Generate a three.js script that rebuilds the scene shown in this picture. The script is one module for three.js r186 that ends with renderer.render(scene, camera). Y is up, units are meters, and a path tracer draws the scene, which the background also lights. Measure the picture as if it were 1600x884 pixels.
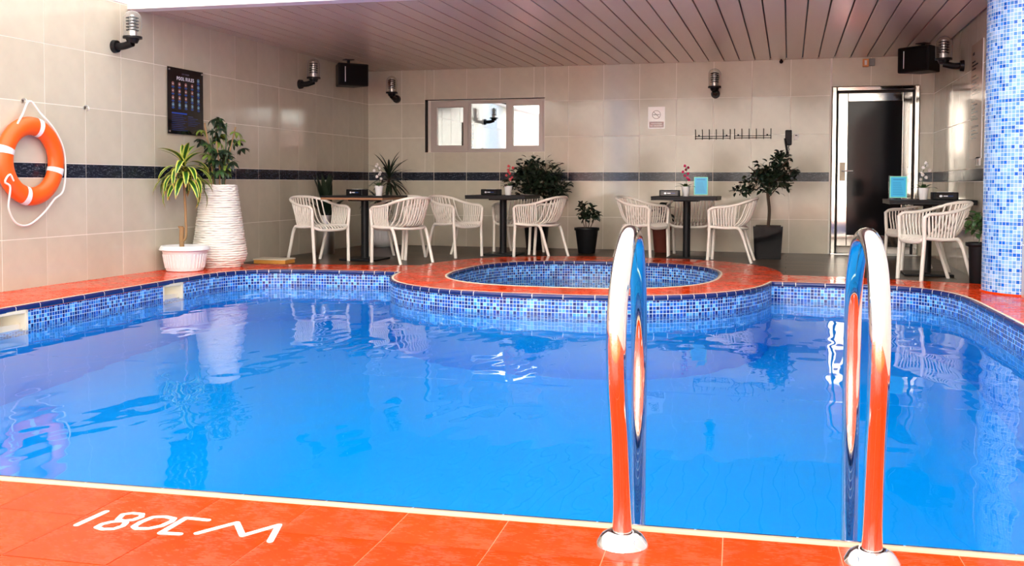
import * as THREE from 'three';
import { mergeGeometries } from 'three/addons/utils/BufferGeometryUtils.js';
import { RoundedBoxGeometry } from 'three/addons/geometries/RoundedBoxGeometry.js';

// ---------------------------------------------------------------- camera, sky, exposure
const scene = new THREE.Scene();
const FOC = 1562.7, CY = 346, YAW = 0.2699, PITCH = Math.atan(60.1 / FOC), ROLL = 0.0032, EYE = 0.918;
const camera = new THREE.PerspectiveCamera(2 * Math.atan(442 / FOC) * 180 / Math.PI, 1600 / 884, 0.05, 200);
camera.rotation.order = 'YXZ';
camera.position.set(0, EYE, 0);
camera.rotation.set(-PITCH, YAW, ROLL);
camera.setViewOffset(1600, 884, 0, 442 - CY, 1600, 884);
camera.updateMatrixWorld(true);
const renderer = new THREE.WebGLRenderer({ antialias: true });
renderer.toneMapping = THREE.LinearToneMapping;
renderer.toneMappingExposure = 3.1;
renderer.shadowMap.enabled = true;
renderer.outputColorSpace = THREE.SRGBColorSpace;
{ // bright overcast sky
  const W = 64, H = 32, a = new Float32Array(W * H * 4);
  for (let j = 0; j < H; j++) for (let i = 0; i < W; i++) {
    const e = Math.max(0, Math.sin(((j + 0.5) / H - 0.5) * Math.PI)), l = 0.92 + 0.1 * e, k = (j * W + i) * 4;
    a[k] = 1.0 * l; a[k + 1] = 1.0 * l; a[k + 2] = 0.99 * l; a[k + 3] = 1;
  }
  const t = new THREE.DataTexture(a, W, H, THREE.RGBAFormat, THREE.FloatType);
  t.mapping = THREE.EquirectangularReflectionMapping; t.magFilter = THREE.LinearFilter; t.needsUpdate = true;
  scene.background = t; scene.environment = t;
}

// sun behind the building: an added storey shades the pool, an added facade is lit
const sun = new THREE.DirectionalLight(0xfffaf4, 14);
sun.position.set(1.5, 22, -24); sun.target.position.set(0, 0, 0); sun.castShadow = true; sun.shadow.mapSize.set(2048, 2048);
Object.assign(sun.shadow.camera, { left: -16, right: 16, top: 16, bottom: -16, near: 1, far: 60 });
scene.add(sun, sun.target);

// ---------------------------------------------------------------- helpers
let seed = 12345;
const rnd = () => { seed = (seed * 1664525 + 1013904223) >>> 0; return seed / 4294967296; };
const rr = (a, b) => a + (b - a) * rnd();
const P = (x, h, d) => new THREE.Vector3(x, h, -d);       // room: x right, h up, d depth
const lin = (r, g, b) => new THREE.Color().setRGB(r, g, b);
const taken = {};
const numbered = (n) => { const k = taken[n] = (taken[n] ?? -1) + 1; return k ? n + '_' + String(k).padStart(3, '0') : n; };
function shade(o) { o.castShadow = o.receiveShadow = true; return o; }
function mesh(name, geo, m, parent) { const o = shade(new THREE.Mesh(geo, m)); o.name = name; parent.add(o); return o; }
function thing(name, label, category, group) {
  const o = new THREE.Group(); o.name = numbered(name); scene.add(o);
  o.userData.label = label; o.userData.category = category; if (group) o.userData.group = group;
  return o;
}
function struct(name, label) { const o = new THREE.Group(); o.name = name; o.userData.kind = 'structure'; if (label) o.userData.label = label; scene.add(o); return o; }
function copy(root, label) { const c = root.clone(); c.name = numbered(root.name.replace(/_\d{3}$/, '')); c.userData = { ...root.userData }; if (label) c.userData.label = label; scene.add(c); return c; }
const std = (o) => new THREE.MeshPhysicalMaterial(o);
const box = (w, h, d, x = 0, y = 0, z = 0) => { const g = new THREE.BoxGeometry(w, h, d); g.translate(x, y, z); return g; };
const rbox = (w, h, d, r, x = 0, y = 0, z = 0) => { const g = new RoundedBoxGeometry(w, h, d, 2, r); g.translate(x, y, z); return g; };
const tube = (pts, r, seg = 16, rad = 8, closed = false) => new THREE.TubeGeometry(new THREE.CatmullRomCurve3(pts.map((p) => p.isVector3 ? p : new THREE.Vector3(...p)), closed), seg, r, rad, closed);
const cyl = (r0, r1, h, x = 0, y = 0, z = 0, n = 24) => { const g = new THREE.CylinderGeometry(r0, r1, h, n); g.translate(x, y + h / 2, z); return g; };
const lathe = (pts, n = 32) => new THREE.LatheGeometry(pts.map(([r, y]) => new THREE.Vector2(r, y)), n);
const merge = (gs) => mergeGeometries(gs.map((g) => { const q = g.index ? g.toNonIndexed() : g; for (const k of Object.keys(q.attributes)) if (!['position', 'normal', 'uv'].includes(k)) q.deleteAttribute(k); return q; }));
// pixel of the 1600 x 884 photograph -> ray
function ray(x, y) {
  return new THREE.Vector3((x - 800) / FOC, -(y - CY) / FOC, -1).applyEuler(camera.rotation);
}
function onPlane(x, y, n, p) { const v = ray(x, y), c = camera.position; return c.clone().addScaledVector(v, n.dot(p.clone().sub(c)) / n.dot(v)); }
const onFloor = (x, y, h = 0) => onPlane(x, y, new THREE.Vector3(0, 1, 0), new THREE.Vector3(0, h, 0));

// textures
function dataTex(W, H, fn, srgb, wrap = true) {
  const a = new Uint8Array(W * H * 4);
  for (let j = 0; j < H; j++) for (let i = 0; i < W; i++) { const c = fn(i, j), k = (j * W + i) * 4; a[k] = c[0]; a[k + 1] = c[1]; a[k + 2] = c[2]; a[k + 3] = 255; }
  const t = new THREE.DataTexture(a, W, H, THREE.RGBAFormat); t.magFilter = THREE.LinearFilter; t.minFilter = THREE.LinearMipmapLinearFilter; t.generateMipmaps = true;
  if (wrap) t.wrapS = t.wrapT = THREE.RepeatWrapping;
  if (srgb) t.colorSpace = THREE.SRGBColorSpace; t.needsUpdate = true; return t;
}
function noiseGrid(n) { const g = new Float32Array(n * n); for (let i = 0; i < n * n; i++) g[i] = rnd(); return (x, y) => { // periodic value noise, x,y in cells
  const xi = Math.floor(x), yi = Math.floor(y), fx = x - xi, fy = y - yi, s = fx * fx * (3 - 2 * fx), t = fy * fy * (3 - 2 * fy), m = (a) => ((a % n) + n) % n;
  const A = g[m(yi) * n + m(xi)], B = g[m(yi) * n + m(xi + 1)], C = g[m(yi + 1) * n + m(xi)], D = g[m(yi + 1) * n + m(xi + 1)];
  return (A + (B - A) * s) * (1 - t) + (C + (D - C) * s) * t; }; }
const nz = noiseGrid(64);
const fbm = (u, v, f) => { let s = 0, a = 0.5; for (let o = 0; o < 4; o++) { s += a * nz(u * f, v * f); a *= 0.5; f *= 2; } return s; }; // u,v in 0..1, f divides 64 evenly for tiling
const cl = (v) => Math.max(0, Math.min(255, v | 0));
// mosaic of small square tiles, light grout
function mosaic(pal, N, px, grout, spread) {
  const cols = []; for (let i = 0; i < N * N; i++) { let r = rnd(), k = 0; while (k < pal.length - 1 && (r -= pal[k][3]) > 0) k++; const b = rr(1 - spread, 1 + spread); cols.push(pal[k].slice(0, 3).map((c) => c * b)); }
  return dataTex(N * px, N * px, (i, j) => { const x = i % px, y = j % px; if (x < 2 || y < 2) return grout; const c = cols[((j / px) | 0) * N + ((i / px) | 0)]; return c.map(cl); }, true);
}
const MP = 0.0285 * 32;
const texPool = mosaic([[22, 78, 170, 0.4], [45, 125, 205, 0.25], [90, 165, 225, 0.15], [12, 45, 120, 0.2]], 32, 16, [205, 225, 240], 0.16);
const texCol = mosaic([[120, 175, 232, 0.35], [150, 195, 240, 0.3], [70, 140, 220, 0.2], [20, 100, 205, 0.07]], 32, 16, [222, 236, 248], 0.08);
for (const t of [texPool, texCol]) t.repeat.set(1 / MP, 1 / MP);
const texCol2 = texCol; texCol2.repeat.set(1 / (0.0305 * 32), 1 / (0.0305 * 32));

// ---------------------------------------------------------------- materials
const texWet = dataTex(512, 512, (i, j) => { const a = fbm(i / 512, j / 512, 4), b = nz(i / 32, j / 6) * 0.6 + nz(i / 12, j / 3) * 0.4; const v = a * 0.6 + b * 0.5; const r = v > 0.6 ? 0.34 : v > 0.54 ? 0.2 : 0.09; return [0, cl(255 * r), 0]; }, false);
const texPaint = dataTex(256, 256, (i, j) => { const v = 0.86 + 0.28 * (fbm(i / 256, j / 256, 8) - 0.47) + 0.1 * (nz(i / 3, j / 3) - 0.5); return [cl(255 * v), cl(255 * v), cl(255 * v)]; }, false);
const M = {
  grout: std({ color: lin(0.82, 0.78, 0.7), roughness: 0.7 }),
  render: std({ color: lin(0.66, 0.64, 0.6), roughness: 0.85 }),
  plaster: std({ color: lin(0.84, 0.83, 0.8), roughness: 0.8 }),
  poolMosaic: std({ map: texPool, roughness: 0.12 }),
  colMosaic: std({ map: texCol, roughness: 0.15 }),
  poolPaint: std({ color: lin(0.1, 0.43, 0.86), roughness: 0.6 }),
  navy: std({ color: lin(0.012, 0.022, 0.12), roughness: 0.12 }),
  deckJoint: std({ color: lin(0.85, 0.3, 0.16), roughness: 0.7 }),
  tan: std({ color: lin(0.5, 0.4, 0.26), roughness: 0.7 }),
  cream: std({ color: lin(0.75, 0.66, 0.5), roughness: 0.6 }),
  chair: std({ color: lin(0.86, 0.81, 0.72), roughness: 0.42 }),
  black: std({ color: lin(0.008, 0.008, 0.009), roughness: 0.45, specularIntensity: 0.4 }),
  blackGloss: std({ color: lin(0.006, 0.006, 0.007), roughness: 0.08, specularIntensity: 0.3 }),
  chrome: std({ color: lin(0.66, 0.67, 0.68), metalness: 1, roughness: 0.04 }),
  doorSteel: std({ color: lin(0.46, 0.44, 0.4), metalness: 1, roughness: 0.06 }),
  lampGlass: std({ color: 0xffffff, transmission: 1, thickness: 0, roughness: 0.28, ior: 1.5 }),
  steel: std({ color: lin(0.62, 0.62, 0.6), metalness: 1, roughness: 0.28 }),
  alu: std({ color: lin(0.42, 0.37, 0.33), metalness: 0.3, roughness: 0.45 }),
  white: std({ color: lin(0.82, 0.82, 0.8), roughness: 0.45 }),
  glass: std({ color: 0xffffff, transmission: 1, thickness: 0, roughness: 0.02, ior: 1.5 }),
  mirrorGlass: std({ color: lin(0.5, 0.55, 0.55), metalness: 1, roughness: 0.015 }),
  soil: std({ color: lin(0.03, 0.02, 0.014), roughness: 1 }),
  bark: std({ color: lin(0.34, 0.2, 0.09), roughness: 0.9 }),
  darkBark: std({ color: lin(0.06, 0.04, 0.025), roughness: 0.9 }),
  darkLeaf: std({ color: lin(0.012, 0.026, 0.012), roughness: 0.4, side: THREE.DoubleSide }),
  midLeaf: std({ color: lin(0.035, 0.085, 0.022), roughness: 0.35, side: THREE.DoubleSide }),
  terracotta: std({ color: lin(0.16, 0.035, 0.02), roughness: 0.7 }),
  rope: std({ color: lin(0.85, 0.82, 0.74), roughness: 0.9 }),
};
// wall tiles: cream porcelain with soft clouding, a few tones
const texCloud = dataTex(256, 256, (i, j) => { const v = 232 + 16 * (fbm(i / 256, j / 256, 4) - 0.47); return [cl(v), cl(v * 0.985), cl(v * 0.965)]; }, true);
M.tile = [[0.68, 0.655, 0.54], [0.66, 0.635, 0.52], [0.695, 0.67, 0.555]].map((c) => std({ color: lin(...c), map: texCloud, roughness: 0.1, ior: 1.5, specularIntensity: 0.75 }));
const texVein = dataTex(256, 256, (i, j) => { const v = Math.abs(fbm(i / 256, j / 256, 8) - 0.47), w = Math.max(0, 1 - v * 22) * nz(i / 9, j / 9); return [cl(34 + 120 * w), cl(40 + 125 * w), cl(54 + 130 * w)]; }, true);
M.band = [0.75, 0.62].map((k) => std({ color: lin(k, k, k), map: texVein, roughness: 0.12, specularIntensity: 0.5 }));
M.plank = [[0.7, 0.585, 0.46], [0.68, 0.57, 0.445], [0.71, 0.595, 0.47]].map((c) => std({ color: lin(...c), roughness: 0.22 }));
const texWood = dataTex(256, 256, (i, j) => { const g = fbm(i / 256, j / 256 * 1, 4) * 0.6 + 0.4 * nz(i / 16, j / 2.0), v = 0.55 + 0.75 * g; return [cl(84 * v), cl(62 * v), cl(41 * v)]; }, true);
M.floor = [0.8, 1.0, 0.55].map((k) => std({ color: lin(k, k, k), map: texWood, roughness: 0.3, specularIntensity: 0.22 }));
// painted deck: orange paint, wet in streaks
M.deck = [[0.78, 0.05, 0.0016], [0.75, 0.046, 0.0014], [0.81, 0.054, 0.0018]].map((c) => std({ color: lin(...c), map: texPaint, roughness: 1, roughnessMap: texWet, ior: 1.35, specularIntensity: 0.35 }));
M.paint = std({ color: lin(0.86, 0.84, 0.8), roughness: 0.5 });
const texRip = dataTex(512, 512, (i, j) => { const v = fbm(i / 512, j / 512, 8) * 0.7 + 0.3 * nz(i / 8, j / 16); return [cl(255 * v), 0, 0]; }, false);
texRip.repeat.set(1 / 5, 1 / 5);
M.water = std({ color: 0xffffff, transmission: 1, thickness: 1, ior: 1.2, roughness: 0.0, attenuationColor: lin(0.12, 0.9, 0.99), attenuationDistance: 2.0, bumpMap: texRip, bumpScale: 0.0045, specularIntensity: 0.4 });

// ---------------------------------------------------------------- room
const XL = -6.023, XR = 1.768, DB = 13.772, TOP = 2.558;
const splitRect = (r, h) => { // r minus h, both [u0,u1,v0,v1]
  if (h[0] >= r[1] || h[1] <= r[0] || h[2] >= r[3] || h[3] <= r[2]) return [r];
  const o = []; const [a, b, c, d] = r;
  if (h[0] > a) o.push([a, h[0], c, d]); if (h[1] < b) o.push([h[1], b, c, d]);
  const l = Math.max(a, h[0]), q = Math.min(b, h[1]);
  if (h[2] > c) o.push([l, q, c, h[2]]); if (h[3] < d) o.push([l, q, h[3], d]);
  return o;
};
const geoCache = {};
function tiles(parent, axis, at, us, vs, holes = [], J = 0.0055) {
  for (let i = 0; i + 1 < us.length; i++) for (let j = 0; j + 1 < vs.length; j++) {
    const isBand = vs[j] > 0.94 && vs[j + 1] < 1.08;
    let rects = [[us[i], us[i + 1], vs[j], vs[j + 1]]];
    for (const h of holes) rects = rects.flatMap((r) => splitRect(r, h));
    for (const [a, b, c, d] of rects) {
      const w = b - a - J, h = d - c - J; if (w < 0.02 || h < 0.02) continue;
      const key = axis + w.toFixed(3) + h.toFixed(3);
      const g = geoCache[key] ??= axis === 'x' ? new THREE.BoxGeometry(0.012, h, w) : new THREE.BoxGeometry(w, h, 0.012);
      const set = isBand ? M.band : M.tile;
      const m = mesh(isBand ? 'border_tile' : 'wall_tile', g, set[(rnd() * set.length) | 0], parent);
      const lip = rr(-0.0008, 0.0008);
      if (axis === 'x') m.position.copy(P(at + Math.sign(-at) * (lip - 0.006), (c + d) / 2, (a + b) / 2)); else m.position.copy(P((a + b) / 2, (c + d) / 2, at + 0.006 + lip));
      if (axis === 'z') m.rotation.x = rr(-0.0016, 0.0016); else m.rotation.z = rr(-0.0012, 0.0012);
    }
  }
}
const rows = [-0.052, 0.448, 0.948, 1.074, 1.574, 2.074, 2.574];
{ // left wall
  const w = struct('wall_left', 'cream tiled wall with a dark border course');
  mesh('wall_core', merge([box(0.3, 2.64, 18, XL - 0.1516, 1.28, -4.9)]), M.grout, w);
  mesh('wall_cap', box(0.34, 0.05, 18, XL - 0.16, 2.61, -4.9), M.plaster, w);
  const us = []; for (let k = -1; k < 25; k++) us.unshift(DB - 0.203 - 0.5 * k); us[us.length - 1] = DB;
  tiles(w, 'x', XL, us, rows);
}
const WIN = [-5.133, -3.336, 1.361, 2.126], DOOR = [0.525, 1.601, -0.06, 2.19];
{ // back wall, with window and door recess
  const w = struct('wall_back', 'cream tiled end wall with a dark border course');
  let rects = [[XL - 0.3, XR + 0.3, -0.1, 2.7]]; for (const h of [WIN, DOOR]) rects = rects.flatMap((r) => splitRect(r, h));
  mesh('wall_core', merge([...rects.map(([a, b, c, d]) => box(b - a, d - c, 0.13, (a + b) / 2, (c + d) / 2, -(DB + 0.0666))), box(8.4, 2.8, 0.1, (XL + XR) / 2, 1.3, -(DB + 0.19))]), M.grout, w);
  mesh('window_reveal', merge([box(0.012, 0.78, 0.12, WIN[0] - 0.005, 1.743, -(DB + 0.065)), box(1.81, 0.012, 0.12, -4.235, WIN[3] + 0.005, -(DB + 0.065))]), M.black, w);
  const us = [XL]; for (let k = 0; k < 15; k++) us.push(XL + 0.528 + 0.5 * k); us.push(XR);
  tiles(w, 'z', DB, us, rows, [WIN, DOOR]);
}
{ // right wall
  const w = struct('wall_right', 'cream tiled side wall behind the column');
  mesh('wall_core', box(0.3, 2.64, 18, XR + 0.1516, 1.28, -4.9), M.grout, w);
  mesh('wall_cap', box(0.34, 0.05, 18, XR + 0.16, 2.61, -4.9), M.plaster, w);
  const us = []; for (let k = 0; k < 14; k++) us.unshift(DB - 0.5 * k); 
  tiles(w, 'x', XR, us, rows);
}
{ const w = struct('wall_bounce_facade', 'tall white rendered facade added unseen across the yard to bounce sunlight in'); mesh('plaster', box(20, 8.4, 0.4, (XL + XR) / 2, 4.1, 8.2), M.render, w);  // unseen facade and yard added to bounce sunlight onto the end wall
  for (const y of [1.25, 4.3]) for (let k = 0; k < 7; k++) { const f = mesh('window_frame', box(1.3, 1.6, 0.06, -10.4 + k * 2.75, y, 7.98), M.white, w); mesh('pane', box(1.16, 1.46, 0.02, -10.4 + k * 2.75, y, 7.945), M.blackGloss, f); } mesh('plinth', box(20, 0.4, 0.06, (XL + XR) / 2, 0.1, 7.97), M.grout, w);  // added windows break up the facade where chrome mirrors it
  const y = struct('floor_yard', 'pale paving of the unseen yard, added with the facade'); mesh('paving', box(20, 0.2, 5.5, (XL + XR) / 2, -0.25, 5.3), M.plaster, y);
  const u = struct('wall_shade_storey', 'white unseen upper storey added over the back of the room to shade the pool'); mesh('storey', box(20, 3.75, 5.4, (XL + XR) / 2, 2.8 + 1.875, -11.3), M.plaster, u); }  // unseen storey added to keep the sun off the pool
{ // ceiling of long metal planks over the back of the room
  const c = struct('ceiling', 'cream metal plank ceiling');
  mesh('ceiling_void', box(XR - XL + 0.6, 0.2, 5.6, (XL + XR) / 2, TOP + 0.125, -11.1), M.black, c);
  const g = new RoundedBoxGeometry(0.186, 0.02, 5.24, 1, 0.003);
  for (let k = -30; k < 10; k++) {
    const x0 = -0.054 + 0.2 * k, a = Math.max(x0, XL), b = Math.min(x0 + 0.2, XR); if (b - a < 0.03) continue;
    const m = mesh('ceiling_plank', b - a > 0.19 ? g : box(b - a - 0.014, 0.02, 5.24), M.plank[(rnd() * 3) | 0], c);
    m.position.copy(P((a + b) / 2, TOP + 0.01, 8.532 + 2.62));
  }
  mesh('edge_trim', box(XR - XL, 0.024, 0.27, (XL + XR) / 2, TOP + 0.011, -8.395), M.plank[0], c);
  const f = mesh('front_beam', box(8.3, 4.0, 0.16, 0, 0, 0), M.plaster, c);  // beam height above its visible foot is added to shade the pool
  f.position.copy(P((XL + XR) / 2, 2.54 + 2.0, 8.36)); f.rotation.y = 0.028;
}

// ---------------------------------------------------------------- pool outline (room x, depth)
const isl = { x: -1.91, d: 9.69, a: 1.8, b: 2.04, n: 2.5 }, jac = { x: -1.91, d: 9.65, a: 1.27, b: 1.42, n: 2.6 };
const sup = (s, t) => { const c = Math.cos(t), q = Math.sin(t); return [s.x + s.a * Math.sign(c) * Math.abs(c) ** (2 / s.n), s.d + s.b * Math.sign(q) * Math.abs(q) ** (2 / s.n)]; };
const nearD = (x) => 2.556 + 0.0494 * x;
const line = (a, b, n) => Array.from({ length: n }, (_, i) => [a[0] + (b[0] - a[0]) * i / n, a[1] + (b[1] - a[1]) * i / n]);
const bez = (a, b, c, n) => Array.from({ length: n }, (_, i) => { const t = i / n, u = 1 - t; return [u * u * a[0] + 2 * u * t * b[0] + t * t * c[0], u * u * a[1] + 2 * u * t * b[1] + t * t * c[1]]; });
const leftX = (d) => -5.06 - 0.045 * (d - 2.3);
const PL = [leftX(2.3), nearD(leftX(2.3))], PR = [1.53, nearD(1.53)];
const islArc = []; for (let k = 0; k <= 64; k++) { const t = Math.PI * (1 + k / 64), p = sup(isl, t); if (p[1] < 9.2) islArc.push(p); }
const outline = [ // from near left, along the left side, back, island, right side
  ...line(PL, [leftX(8.1), 8.1], 12), ...bez([leftX(8.1), 8.1], [-5.42, 9.02], [-4.72, 9.09], 14), ...line([-4.72, 9.09], [islArc[0][0], 9.19], 5), ...islArc,
  ...line([islArc.at(-1)[0], 9.235], [0.75, 9.18], 5), ...bez([0.75, 9.18], [1.3, 9.12], [1.35, 8.2], 14), ...bez([1.35, 8.2], [1.4, 7.2], [1.42, 6.4], 6), ...line([1.42, 6.4], PR, 8), PR,
];
const jacLine = Array.from({ length: 72 }, (_, k) => sup(jac, -k / 72 * 2 * Math.PI));
// sideways normals that point out of the water
function normals(pts, closed, flip) {
  const n = pts.length;
  return pts.map((p, i) => { const a = closed ? pts[(i + n - 1) % n] : pts[Math.max(0, i - 1)], b = closed ? pts[(i + 1) % n] : pts[Math.min(n - 1, i + 1)]; const dx = b[0] - a[0], dy = b[1] - a[1], l = Math.hypot(dx, dy) || 1; return [-dy / l * flip, dx / l * flip]; });
}
// sweep a profile [[offset outwards, height], ...] along points
function sweep(pts, nrm, prof, closed, uvM = 1) {
  const pos = [], uv = [], idx = [], n = pts.length, m = prof.length; let s = 0; const pl = [0]; for (let k = 1; k < m; k++) pl.push(pl[k - 1] + Math.hypot(prof[k][0] - prof[k - 1][0], prof[k][1] - prof[k - 1][1]));
  const N = closed ? n + 1 : n;
  for (let i = 0; i < N; i++) { const p = pts[i % n], q = nrm[i % n]; if (i) s += Math.hypot(p[0] - pts[i - 1][0], p[1] - pts[i - 1][1]); prof.forEach(([o, h], k) => { pos.push(p[0] + q[0] * o, h, -(p[1] + q[1] * o)); uv.push(s * uvM, -pl[k] * uvM); }); }
  for (let i = 0; i + 1 < N; i++) for (let k = 0; k + 1 < m; k++) { const a = i * m + k, b = a + m; idx.push(a, b, a + 1, b, b + 1, a + 1); }
  const g = new THREE.BufferGeometry(); g.setAttribute('position', new THREE.Float32BufferAttribute(pos, 3)); g.setAttribute('uv', new THREE.Float32BufferAttribute(uv, 2)); g.setIndex(idx); g.computeVertexNormals(); return g;
}
function slab(pts, holes, h0, h1) {
  const s = new THREE.Shape(pts.map(([x, d]) => new THREE.Vector2(x, d))); for (const h of holes) s.holes.push(new THREE.Path(h.map(([x, d]) => new THREE.Vector2(x, d))));
  const g = new THREE.ExtrudeGeometry(s, { depth: h1 - h0, bevelEnabled: false }); g.rotateX(-Math.PI / 2); g.translate(0, h0, 0); return g;
}
const grown = (pts, nrm, o) => pts.map((p, i) => [p[0] + nrm[i][0] * o, p[1] + nrm[i][1] * o]);
const oN = normals(outline, false, 1), jN = normals(jacLine, true, 1);
const SKIM = [[5.62, 0.28], [7.64, 0.29]];
const COP = 0.041, WL = -0.125, BED = -1.9;
{
  // orange coping round the pool and the spa island
  const c = struct('floor_coping', 'wet orange painted pool surround');
  const back = []; for (let k = 0; k <= 60; k++) { const t = Math.PI * (1.12 - k / 60 * 1.24), p = sup({ ...isl, a: 1.87, b: 2.13 }, t); if (p[1] > 9.93 || (p[1] > 9.86 && p[0] < -2)) back.push(p); }
  const outer = [[XL, nearD(XL)], [XL, 9.45], [-5.56, 9.56], [-4.85, 9.76], [-4.2, 9.85], ...back, [0.62, 9.93], [1.07, 9.78], [1.63, 9.59], [XR, 9.55], [XR, nearD(XR)], ...outline.slice().reverse()];
  mesh('coping_slab', slab(outer, [jacLine.slice().reverse()], 0.0, COP), M.deck[0], c);
  const e = struct('trim_pool_edge', 'pool edge of navy bullnose tiles with a pale joint');
  const gp = [[0.014, COP - 0.01], [0.014, COP + 0.0025], [0.034, COP + 0.0025], [0.034, COP - 0.01]];
  mesh('edge_joint', sweep(outline, oN, gp, false), M.cream, e); mesh('spa_edge_joint', sweep(jacLine, jN, gp, true), M.cream, e);
  const nearPts = line(PR, PL, 24).concat([PL]), nearN = normals(nearPts, false, 1);
  mesh('near_edge_joint', sweep(nearPts, nearN, [[0.014, 0], [0.014, COP + 0.003], [0.043, COP + 0.003], [0.043, 0]], false), M.tan, e);
  const prof = [[0.014, COP + 0.002], [0.004, COP + 0.002], [-0.004, COP - 0.003], [-0.008, COP - 0.012], [-0.008, COP - 0.034], [0.006, COP - 0.034]];
  const run = (pts, nrm, closed) => { // cut into single tiles: long on straights, short round bends
    const n = pts.length, at = [0]; for (let i = 1; i < n + (closed ? 1 : 0); i++) { const a = pts[i - 1], b = pts[i % n]; at.push(at[i - 1] + Math.hypot(b[0] - a[0], b[1] - a[1])); }
    const L = at.at(-1), get = (s) => { let i = 1; while (i < at.length - 1 && at[i] < s) i++; const t = (s - at[i - 1]) / (at[i] - at[i - 1]), a = pts[i - 1], b = pts[i % n], p = nrm[i - 1], q = nrm[i % n]; return [[a[0] + (b[0] - a[0]) * t, a[1] + (b[1] - a[1]) * t], [p[0] + (q[0] - p[0]) * t, p[1] + (q[1] - p[1]) * t]]; };
    let s = 0; while (s < L - 0.02) {
      const q0 = get(s)[1], q1 = get(Math.min(L, s + 0.25))[1], bend = Math.acos(Math.min(1, (q0[0] * q1[0] + q0[1] * q1[1]) / Math.hypot(...q0) / Math.hypot(...q1)));
      const len = bend > 0.12 ? 0.115 : 0.25, e1 = Math.min(L, s + len), k = 4, pp = [], nn = [];
      for (let j = 0; j <= k; j++) { const [p, q] = get(s + 0.003 + (e1 - s - 0.006) * j / k); pp.push(p); nn.push(q); }
      mesh('bullnose_tile', sweep(pp, nn, prof, false), M.navy, e); s = e1;
    }
  };
  const gprof = prof.map(([o, h]) => [o + 0.0018, h - 0.0012]);
  mesh('tile_grout', merge([sweep(outline, oN, gprof, false), sweep(jacLine, jN, gprof, true), sweep(nearPts, nearN, gprof, false)]), M.grout, e);
  run(outline, oN, false); run(jacLine, jN, true); run(nearPts, nearN, false);
  // basin
  const b = struct('wall_basin', 'pool basin with a blue mosaic waterline and light blue painted lining');
  { const full = [[0, 0.012], [0, -0.36]], Ld = (d) => [leftX(d), d], rest = outline.slice(12), parts = []; let from = PL;
    for (const [d0, w] of SKIM) { parts.push([[from, Ld(d0)], full], [[Ld(d0), Ld(d0 + w)], [[0, 0.012], [0, 0.008]]], [[Ld(d0), Ld(d0 + w)], [[0, -0.18], [0, -0.36]]]); from = Ld(d0 + w); }
    parts.push([[from, ...rest], full]);
    mesh('waterline_mosaic', merge(parts.map(([p, f]) => sweep(p, normals(p, false, 1), f, false))), M.poolMosaic, b); }
  mesh('near_waterline_mosaic', sweep(nearPts, nearN, [[0, 0.012], [0, -0.36]], false), M.poolMosaic, b);
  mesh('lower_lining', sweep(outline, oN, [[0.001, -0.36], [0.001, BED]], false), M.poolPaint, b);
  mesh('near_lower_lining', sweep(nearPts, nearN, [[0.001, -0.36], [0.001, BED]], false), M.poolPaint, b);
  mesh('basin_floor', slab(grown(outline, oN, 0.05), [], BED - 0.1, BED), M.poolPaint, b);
  const j = struct('wall_spa_basin', 'small oval spa basin lined with blue mosaic');
  mesh('spa_mosaic', sweep(jacLine, jN, [[0, 0.012], [0, -0.8]], true), M.poolMosaic, j);
  mesh('spa_floor', slab(grown(jacLine, jN, 0.05), [], -0.9, -0.8), M.poolMosaic, j);
  // water
  const w = mesh(numbered('pool_water'), slab(grown(outline, oN, 0.006), [], BED - 0.004, WL), M.water, scene);
  w.userData = { kind: 'stuff', label: 'clear bright blue water filling the large pool', category: 'water' };
  const w2 = mesh(numbered('spa_water'), slab(grown(jacLine, jN, 0.006), [], -0.804, -0.15), M.water, scene);
  w2.userData = { kind: 'stuff', label: 'clear blue water in the small oval spa', category: 'water' };
}
// near deck: painted tiles falling gently away from the pool
const deckDir = new THREE.Vector3(1, 0, -0.0494).normalize(), TILT = 0.024;
const edgeRow = struct('floor_deck_edge', 'first row of wet orange deck tiles along the near pool edge');
edgeRow.position.copy(P(0, COP, nearD(0))); edgeRow.rotation.y = Math.atan(0.0494); edgeRow.updateMatrixWorld(true);
const HINGE = 0.262;
const deck = struct('floor_deck', 'wet orange painted deck tiles sloping away from the pool');
deck.position.copy(edgeRow.localToWorld(new THREE.Vector3(0, 0, HINGE))); deck.rotation.order = 'YXZ'; deck.rotation.y = Math.atan(0.0494); deck.rotation.x = -TILT;   // local z towards the camera falls
deck.updateMatrixWorld(true);
{
  mesh('deck_bed', box(9.4, 0.2, 6.4, -2.1, -0.1015, 3.2), M.deckJoint, deck);
  mesh('edge_bed', box(9.4, 0.1, HINGE - 0.04, -2.1, -0.0515, (HINGE + 0.04) / 2), M.deckJoint, edgeRow);
  const W = 0.273, D = [0.046, HINGE, 0.57, 0.88, 1.19];
  for (let r = 0; r + 1 < D.length; r++) for (let k = -14; k < 14; k++) {
    const w = W - 0.0025, d = D[r + 1] - D[r] - 0.0025, key = 'deck' + d.toFixed(3);
    const g = geoCache[key] ??= new THREE.BoxGeometry(w, 0.01, d);
    const m = mesh('deck_tile', g, M.deck[(rnd() * 3) | 0], r ? deck : edgeRow); m.position.set(-2.06 + W * (k + 0.5), -0.005 + rr(-0.0004, 0.0004), (D[r] + D[r + 1]) / 2 - (r ? HINGE : 0));
  }
  mesh('deck_paving', box(9.4, 0.01, 5.4, -2.1, -0.005, 0.93 + 2.7), M.deck[1], deck);
}
const deckN = new THREE.Vector3(0, 1, 0).applyEuler(deck.rotation), onDeck = (x, y, lift = 0) => onPlane(x, y, deckN, deck.position.clone().addScaledVector(deckN, lift));
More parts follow.
